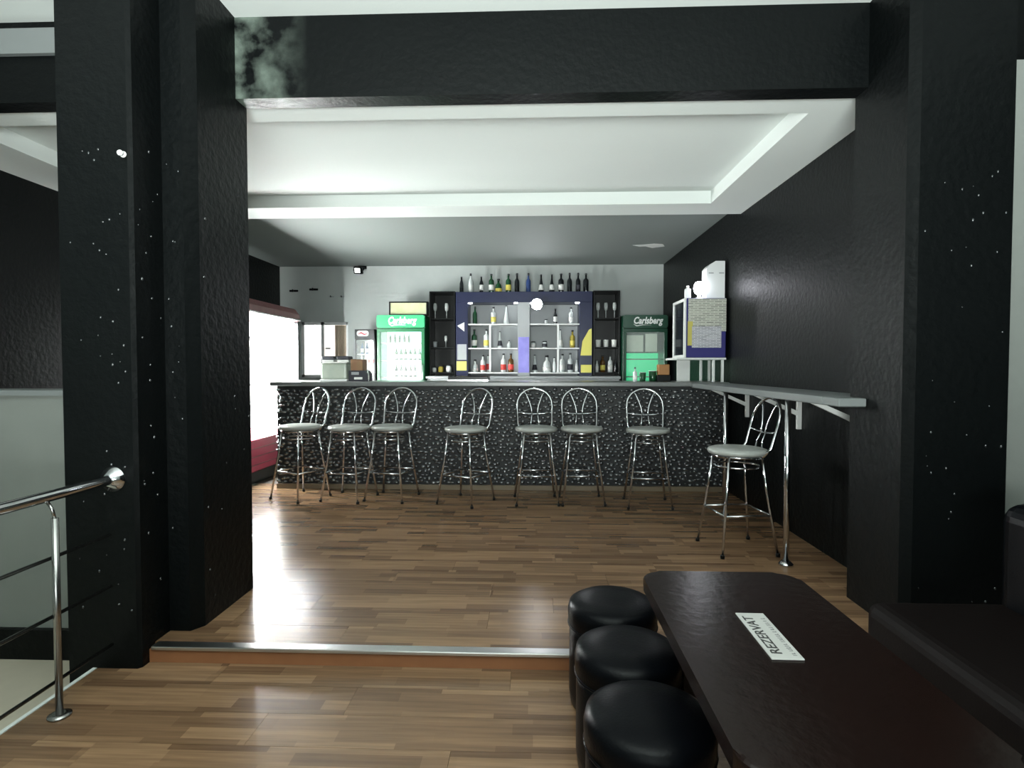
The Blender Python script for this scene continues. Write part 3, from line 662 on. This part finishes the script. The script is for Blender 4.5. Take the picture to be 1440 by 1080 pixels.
t_ = thing('cardboard_box', 'brown red carton resting on the small dark machine', 'box', (q - .01, YQ, BT + .1156))
obj('carton', box(-.065, .065, -.08, .08, 0, .115, bev=.003), 'brickbox', t_); obj('flap', box(-.067, .067, -.085, .085, .115, .120), 'brickbox', t_)
bottle('beer', 'gl_clear', 'lb_white', 'small white bottle on the bar beside the dark machine', onbar(519), YQ - .05, BT, .5)
a, b = onbar(632), onbar(688)
t_ = thing('drinks_tray', 'flat black tray with a silver edge lying on the bar', 'tray', ((a + b) / 2, YQ, BT)); hw = (b - a) / 2
obj('tray_body', box(-hw, hw, -.13, .13, .012, .055, bev=.006), 'dark', t_); obj('silver_edge', box(-hw, hw, -.135, -.128, .004, .02), 'alu', t_); obj('foot_strip', box(-hw + .02, hw - .02, -.11, .11, 0, .012), 'dark', t_)
bottle('spirit', 'gl_clear', 'lb_white', 'bright clear bottle on the bar in front of the dim cooler', onbar(893), YQ, BT, .52)
q = onbar(932); t_ = thing('napkin_holder', 'orange brown box on a black stand at the bar', 'box', (q, YQ, BT))
obj('stand', box(-.07, .07, -.06, .06, 0, .07, bev=.005), 'dark', t_); obj('carton', box(-.055, .06, -.05, .05, .07, .18, bev=.004), 'orange', t_)
for px, s, d in ((905, .85, 'green tumbler beside the bright clear bottle'), (919, 1.0, 'green tumbler beside the orange box')):
    t_ = thing('tumbler', f'{d} on the bar', 'glass', (onbar(px), YQ + .05, BT), 0, 'tumblers on the bar')
    obj('bowl', lt([(.03 * s, 0), (.036 * s, .008), (.042 * s, .11 * s), (.04 * s, .11 * s), (.032 * s, .015), (.004, .012)], 14), 'gl_green', t_)
    obj('rim', lt([(.0405 * s, .108 * s), (.043 * s, .11 * s), (.0425 * s, .114 * s), (.04 * s, .114 * s)], 14), 'gl_clear', t_)

# ---- white stand with the navy counter cooler at the wall end of the bar
Y0, Y1 = 5.93, 6.42
xa, zb_ = atY(965, 503, Y0); xb, zt_ = atY(1024, 419, Y0); xb = min(xb, 1.975)
st = thing('metal_stand', 'white metal stand on the bar end under the navy cooler', 'stand', (0, Y0, BT)); zs = zb_ - BT
obj('shelf_board', box(xa - .10, xb, -.02, .49, zs - .022, zs, bev=.004), 'white_metal', st)
for x in (xa + .28, xb - .03):
    for yy in (0.0, .44): obj('leg', box(x - .012, x + .012, yy, yy + .022, 0, zs - .022), 'white_metal', st)
obj('panel', box(xa - .02, xa + .12, .30, .31, 0, zs - .022), 'white_metal', st)
nc = thing('counter_cooler', 'navy countertop cooler covered in paper notices by the wall', 'cooler', (0, Y0, zb_ + .0008)); hz = zt_ - zb_
obj('body', box(xa, xb, 0, .48, 0, hz, bev=.006), 'navyblue', nc)
# its glazed side faces the bar room
dr = obj('door_frame', box(xa - .02, xa - .001, 0, .001, 0, .001), 'white_metal', nc); bm = bmesh.new()
for q in ((0, .03, .0, hz), (.45, .48, .0, hz), (.03, .45, 0, .03), (.03, .45, hz - .03, hz)): bx(bm, xa - .025, xa - .001, q[0], q[1], q[2], q[3], bev=.003)
bm.to_mesh(dr.data); bm.free(); obj('glass_pane', box(xa - .012, xa - .002, .03, .45, .03, hz - .03), 'dark_pane', dr)
def sheet(m, a, b, c, d, y, rz=0.0):
    (x0_, z1_), (x1_, z0_) = atY(a, c, Y0), atY(b, d, Y0)
    obj('notice', box(x0_, min(x1_, xb), y - .0012, y, z0_ - zb_, z1_ - zb_), m, nc)
sheet('paper', 968, 996, 420, 465, -.0005); sheet('paper', 994, 1023, 420, 466, -.002); sheet('paper2', 973, 1014, 459, 489, -.0035); sheet('yellow', 967, 974, 452, 486, -.0015)
# things on top of it
zt0 = zb_ + .0008 + hz + .0006
xq = atY(963, 410, Y0 + .1)[0]
t_ = thing('spray_bottle', 'small white plastic bottle on the navy cooler beside the bulb', 'bottle', (xa + .035, Y0 + .10, zt0))
obj('flask', box(-.03, .03, -.025, .025, 0, .11, bev=.012, seg=2), 'white_plastic', t_); obj('cap', lt([(.014, .108), (.015, .13), (.012, .14)], 12), 'card', t_)
xq = atY(983, 402, Y0 + .12)[0]
t_ = thing('led_bulb', 'glowing round LED lamp on top of the navy cooler', 'lamp', (xq, Y0 + .12, zt0))
obj('base', lt([(.04, 0), (.04, .012), (.018, .02), (.018, .05)], 16), 'white_plastic', t_)
obj('bulb', lt([(.020, .048), (.045, .07), (.056, .11), (.052, .15), (.035, .178), (.01, .187)], 18), 'led2', t_)
light('bulb_light', 'POINT', (-.0, -.09, .12), 1.6, (0.9, 0.92, 1.0), 0.05, t_)
(x0_, z1_), (x1_, _) = atY(994, 367, Y0 + .05), atY(1023, 367, Y0 + .05); x1_ = min(x1_, 1.975)
t_ = thing('paper_dispenser', 'white rounded dispenser box standing on the navy cooler', 'dispenser', ((x0_ + x1_) / 2, Y0 + .12, zt0)); hw = (x1_ - x0_) / 2; hz2 = z1_ - zt0
obj('cover', pr([(-hw, 0), (hw, 0), (hw, hz2), (-hw + .09, hz2), (-hw + .03, hz2 - .04), (-hw, hz2 - .075)], -.07, .10), 'white_plastic', t_)
obj('slot', box(-hw + .02, -hw + .07, -.073, -.0702, hz2 - .13, hz2 - .118), 'greyback', t_); obj('slot', box(hw - .06, hw - .01, -.073, -.0702, hz2 - .13, hz2 - .118), 'greyback', t_)

# ================================================================== LEDGE ALONG THE RIGHT WALL
lg = thing('wall_ledge', 'narrow grey standing ledge on chrome posts along the black wall', 'ledge', (0, 0, 0))
LX = 1.60; LZ = 1.115
obj('board', box(LX, 1.998, 3.21, 5.825, LZ - .045, LZ, bev=.005), 'ledge', lg)
obj('board_end', box(LX, 1.744, 3.04, 3.21, LZ - .045, LZ, bev=.005), 'ledge', lg)
for Y in (3.70, 4.88):
    p = obj('post', tb([(LX + .03, Y, 0.02), (LX + .03, Y, LZ - .045)], .019, 14), 'chrome', lg)
    obj('flange', lt([(.045, .0006), (.045, .012), (.026, .03)], 16, (LX + .03, Y, 0)), 'chrome', p)
for Y in (3.45, 4.32, 5.35):
    b_ = obj('bracket', box(1.968, 1.998, Y - .014, Y + .014, LZ - .30, LZ - .045), 'white_metal', lg)
    bm = bmesh.new(); prism(bm, [(1.97, LZ - .20), (1.97, LZ - .165), (LX + .10, LZ - .0455), (LX + .04, LZ - .0455)], Y - .012, Y + .012); obj('brace', bm, 'white_metal', b_)

# ================================================================== BAR STOOLS
SZ = 0.705
def make_stool(label):
    r = thing('bar_stool', label, 'bar stool', (0, 0, 0), 0, 'chrome bar stools')
    bm = lt([(.17, SZ - .032), (.192, SZ - .028), (.200, SZ - .012), (.196, SZ + .002), (.17, SZ + .010), (.09, SZ + .013), (.02, SZ + .0135)], 32)
    obj('seat', bm, 'seat', r)
    n = 28
    obj('seat_ring', tb([(1*.165 * math.cos(2 * math.pi * k / n), .165 * math.sin(2 * math.pi * k / n), SZ - .042) for k in range(n)], .010, 8, True), 'chrome', r)
    obj('lower_ring', tb([(.150 * math.cos(2 * math.pi * k / n), .150 * math.sin(2 * math.pi * k / n), SZ - .115) for k in range(n)], .007, 8, True), 'chrome', r)
    for sx_, sy_ in ((-1, -1), (1, -1), (-1, 1), (1, 1)):
        g = obj('leg', tb([(sx_ * .118, sy_ * .118, SZ - .036), (sx_ * .140, sy_ * .140, SZ - .26), (sx_ * .195, sy_ * .195, .004)], .0098, 10), 'chrome', r)
        obj('foot_cap', lt([(.015, .0004), (.015, .02), (.012, .024)], 10, (sx_ * .195, sy_ * .195, 0)), 'dark', g)
    zf = .27; q = .140 + .055 * (SZ - .26 - zf) / (SZ - .264)
    for a, b in (((-q, -q), (q, -q)), ((q, -q), (q, q)), ((q, q), (-q, q)), ((-q, q), (-q, -q))):
        obj('foot_rail', tb([(a[0], a[1], zf), (b[0], b[1], zf)], .0085, 8), 'chrome', r)
    # hooped back, leaning a little: y grows with height
    def by(z): return .150 + .10 * (z - SZ) / .36
    hoop = [(-.150, .10, SZ - .04), (-.165, by(SZ + .02), SZ + .02), (-.172, by(SZ + .18), SZ + .18)]
    for k in range(1, 12):
        a = math.pi - math.pi * k / 12; hoop.append((.172 * math.cos(a), by(SZ + .20 + .16 * math.sin(a)), SZ + .20 + .16 * math.sin(a)))
    hoop += [(.172, by(SZ + .18), SZ + .18), (.165, by(SZ + .02), SZ + .02), (.150, .10, SZ - .04)]
    bk = obj('back_hoop', tb(hoop, .011, 10), 'chrome', r)
    zc_ = SZ + .13
    obj('cross_bar', tb([(-.172, by(zc_), zc_), (-.09, by(zc_) + .008, zc_ - .012), (0, by(zc_) + .01, zc_ - .016), (.09, by(zc_) + .008, zc_ - .012), (.172, by(zc_), zc_)], .006, 8), 'chrome', bk)
    for s in (-1, 1):
        pts = []
        for k in range(9):
            u = k / 8; zz_ = zc_ - .014 + (.215 - .012) * u; pts.append((s * (.028 + .075 * u * u - .03 * max(0, u - .6)), by(zz_) + .006 * (1 - u), zz_))
        obj('spindle', tb(pts, .0075, 8), 'chrome', bk)
        obj('spindle', tb([(s * .045, .155, SZ - .01), (s * .034, by(SZ + .06), SZ + .06), (s * .028, by(zc_) + .009, zc_ - .014)], .0065, 8), 'chrome', bk)
    return r
stools = [(422, 5.46, -28, 'bar stool at the end of the bar beside the open lit cooler'), (491, 5.44, -12, 'bar stool second along the bar from the open lit cooler'),
          (551, 5.47, -12, 'bar stool third along the bar from the open lit cooler'), (655, 5.34, -27, 'bar stool turned aside, in front of the black tray'),
          (754, 5.38, 4, 'bar stool squarely below the glaring LED spotlight'), (818, 5.40, 2, 'bar stool below the yellow poster of the shelf unit'),
          (911, 5.30, -3, 'bar stool in front of the dim green cooler'), (1037, 4.03, -82, 'bar stool beside the wall ledge and its chrome posts')]
base = make_stool('')
for i, (px, Y, rz, lab) in enumerate(stools):
    o = base if i == 0 else copy_tree(base)
    o['label'] = 'chrome ' + lab
    o.location = (atY(px, 600, Y)[0], Y, 0.0008); o.rotation_euler = (0, 0, R(rz))

# ================================================================== TABLE, SIGN, POUFS, BOOTH
TZ = 0.545
tx0, tx1, ty0, ty1 = 0.385, 0.925, 1.02, 2.05
tt = thing('low_table', 'dark brown lacquered table with rounded corners beside the poufs', 'table', ((tx0 + tx1) / 2, (ty0 + ty1) / 2, LOW))
hx, hy = (tx1 - tx0) / 2, (ty1 - ty0) / 2; th = TZ - LOW
bm = pr(rrect(-hx, hx, -hy, hy, .07), th - .045, th, 'XY')
es = [e for e in bm.edges if abs(e.verts[0].co.z - e.verts[1].co.z) < 1e-5]
bmesh.ops.bevel(bm, geom=es, offset=.012, segments=3, affect='EDGES', profile=.5)
obj('tabletop', bm, 'table', tt)
obj('apron', box(-hx + .09, hx - .09, -hy + .09, hy - .09, th - .10, th - .045), 'table', tt)
for s in (-1, 1):
    for u in (-1, 1): obj('leg', box(s * (hx - .14) - .03, s * (hx - .14) + .03, u * (hy - .14) - .03, u * (hy - .14) + .03, 0.0006, th - .10, bev=.006), 'table', tt)
c = [atZ(1035, 865, TZ), atZ(1072, 863, TZ), atZ(1130, 928, TZ), atZ(1087, 930, TZ)]
cx, cy = sum(p[0] for p in c) / 4, sum(p[1] for p in c) / 4
dx, dy = ((c[0][0] + c[1][0]) - (c[2][0] + c[3][0])) / 2, ((c[0][1] + c[1][1]) - (c[2][1] + c[3][1])) / 2
L_ = math.hypot(dx, dy); ang = math.atan2(dy, dx)
Wp = (math.dist(c[0], c[1]) + math.dist(c[2], c[3])) / 2
sg = thing('table_sign', 'white reservation plate lying on the dark table', 'sign', (cx, cy, TZ + .0006), ang)
obj('plate', box(-L_ / 2, L_ / 2, -Wp / 2, Wp / 2, 0, .004, bev=.001), mat('white_sign_plastic', (0.40, 0.40, 0.385), 0.45), sg)
lettering('REZERVAT', Wp * .47, 'ink_black', sg, (-.002, Wp * .19, .0042), (0, 0, 0), 0.05, .0004, .0004, sx=L_ * .93 / (Wp * .47 * 5.35))
M['ink_grey'] = mat('grey_lettering', (0.15, 0.15, 0.15), 0.6)
bm = bmesh.new(); q = -L_ * .44                          # a second line of print too faint to read
while q < L_ * .40:
    a = random.uniform(.003, .008); h_ = random.uniform(.22, .34) * Wp * .5
    bx(bm, q, q + a * .45, -Wp * .30 - h_ / 2, -Wp * .30 + h_ / 2, .0041, .0046)
    if random.random() < .6: bx(bm, q, q + a, -Wp * .30 - h_ / 2, -Wp * .30 - h_ / 2 + .002, .0041, .0046)
    q += a + random.choice((.003, .004, .009))
obj('small_print', bm, 'ink_grey', sg)
def poufs():
    prof = [(.150, 0.0006), (.166, .012), (.172, .06), (.172, .30), (.166, .318), (.176, .332), (.178, .38), (.172, .408), (.15, .421), (.08, .428), (.01, .430)]
    for i, (Y, X, lab) in enumerate(((2.27, .318, 'at the far corner of the table'), (1.90, .318, 'between the two other poufs'), (1.535, .316, 'beside the near end of the table'))):
        r = thing('pouf', f'round black leatherette pouf {lab}', 'pouf', (X, Y, LOW), R(40 * i), 'black poufs beside the table')
        obj('drum', lt(prof[:5], 40), 'black_leather', r)
        obj('cushion', lt([(.160, .314)] + prof[5:], 40), 'black_leather', r)
        obj('piping', tb([(.1745 * math.cos(2 * math.pi * k / 36), .1745 * math.sin(2 * math.pi * k / 36), .328) for k in range(36)], .005, 6, True), 'black_leather', r)
poufs()
sf = thing('booth_bench', 'black upholstered booth bench beside the dark table', 'bench', (1.32, 1.35, LOW))
obj('base', box(.04, .62, -1.2, .95, .0006, .24, bev=.01), 'brown', sf)
for k, (a, b) in enumerate(((-1.2, -.12), (-.11, .95))): obj('seat_cushion', box(0, .56, a, b, .24, .43, bev=.05, seg=4), 'brown', sf)
bm = bmesh.new(); bx(bm, .50, .74, -1.2, .95, .24, .83, bev=.07, seg=5); obj('backrest', bm, 'black_leather', sf)

# ================================================================== RAILING
rl = thing('stair_railing', 'stainless steel railing with round handrail fixed to the black column', 'railing', (-1.865, 0, LOW))
ZH = .857
obj('handrail', tb([(0, -1.2, ZH), (0, 2.42, ZH), (0, 2.448, ZH)], .022, 16), 'chrome', rl)
obj('flange', lt([(.056, 2.4494), (.056, 2.441), (.036, 2.433), (.024, 2.41)], 24, (0, 0, ZH), 'Y'), 'chrome', rl)
for Y in (2.10, 0.9, -0.3):
    p = obj('post', tb([(.03, Y, 0.0006), (.03, Y, .775)], .013, 12), 'steel', rl)
    obj('pin', tb([(.03, Y, .77), (.02, Y, .81), (.0, Y, ZH - .018)], .006, 8), 'steel', p)
    obj('base_flange', lt([(.04, .0006), (.04, .008), (.02, .014)], 16, (.03, Y, 0)), 'steel', p)
for z_ in (.615, .386, .125): obj('rail', tb([(0, -1.2, z_), (0, 2.42, z_)], .0075, 10), 'steel', rl)

# ================================================================== SMALL FITTINGS
fx, fz = atY(504, 380, YB - .14)
fd = thing('floodlight', 'small black LED floodlight mounted high on the back wall', 'lamp', (fx, YB - .14, fz))
hb = obj('housing', box(-.07, .07, -.03, .03, -.055, .055, bev=.008), 'dark', fd); hb.rotation_euler = (R(15), R(6), R(-12))
obj('lens', box(-.045, .045, -.034, -.0302, -.035, .035, bev=.003), 'flood', hb)
obj('bracket', tb([(-.075, 0, 0), (-.08, .06, .05), (.03, .12, .07), (.08, .06, .05), (.075, 0, 0)], .008, 6), 'dark', fd)
obj('wall_plate', box(-.04, .09, .11, .1385, .04, .10, bev=.004), 'dark', fd)
for px, py, d in ((413, 409, 'flat black hook beside the black left wall'), (441, 407, 'wide black hook with a curled tip'), (466, 417, 'small grey hook beside the wide one'), (481, 417, 'small grey hook nearest the floodlight')):
    x, z_ = atY(px, py, YB - .01); k = 1.0 if px < 450 else .55
    t_ = thing('coat_hook', d + ' on the back wall', 'hook', (x, YB, z_), 0, 'hooks on the back wall')
    obj('plate', box(-.07 * k, .07 * k, -.012, -.0008, -.016 * k, .016 * k, bev=.003), 'dark' if k == 1 else 'greyback', t_)
    obj('hook_arm', tb([(0, -.01, 0), (0, -.045, -.02 * k), (0, -.055, .02 * k)], .007, 6), 'dark', t_)
xh, yh = -1.935, 2.45; zh_ = atY(192, 216, 2.44)[1]
xk = atY(192, 216, 2.44)[0]
t_ = thing('wall_hook', 'small white knob screwed high on the black column', 'hook', (min(xk, -1.79), 2.45, zh_))
obj('plate', lt([(.014, -.0008), (.014, -.006), (.009, -.009)], 14, axis='Y'), 'white_plastic', t_); obj('knob', lt([(.006, -.008), (.011, -.016), (.013, -.025), (.008, -.032)], 14, axis='Y'), 'white_plastic', t_)
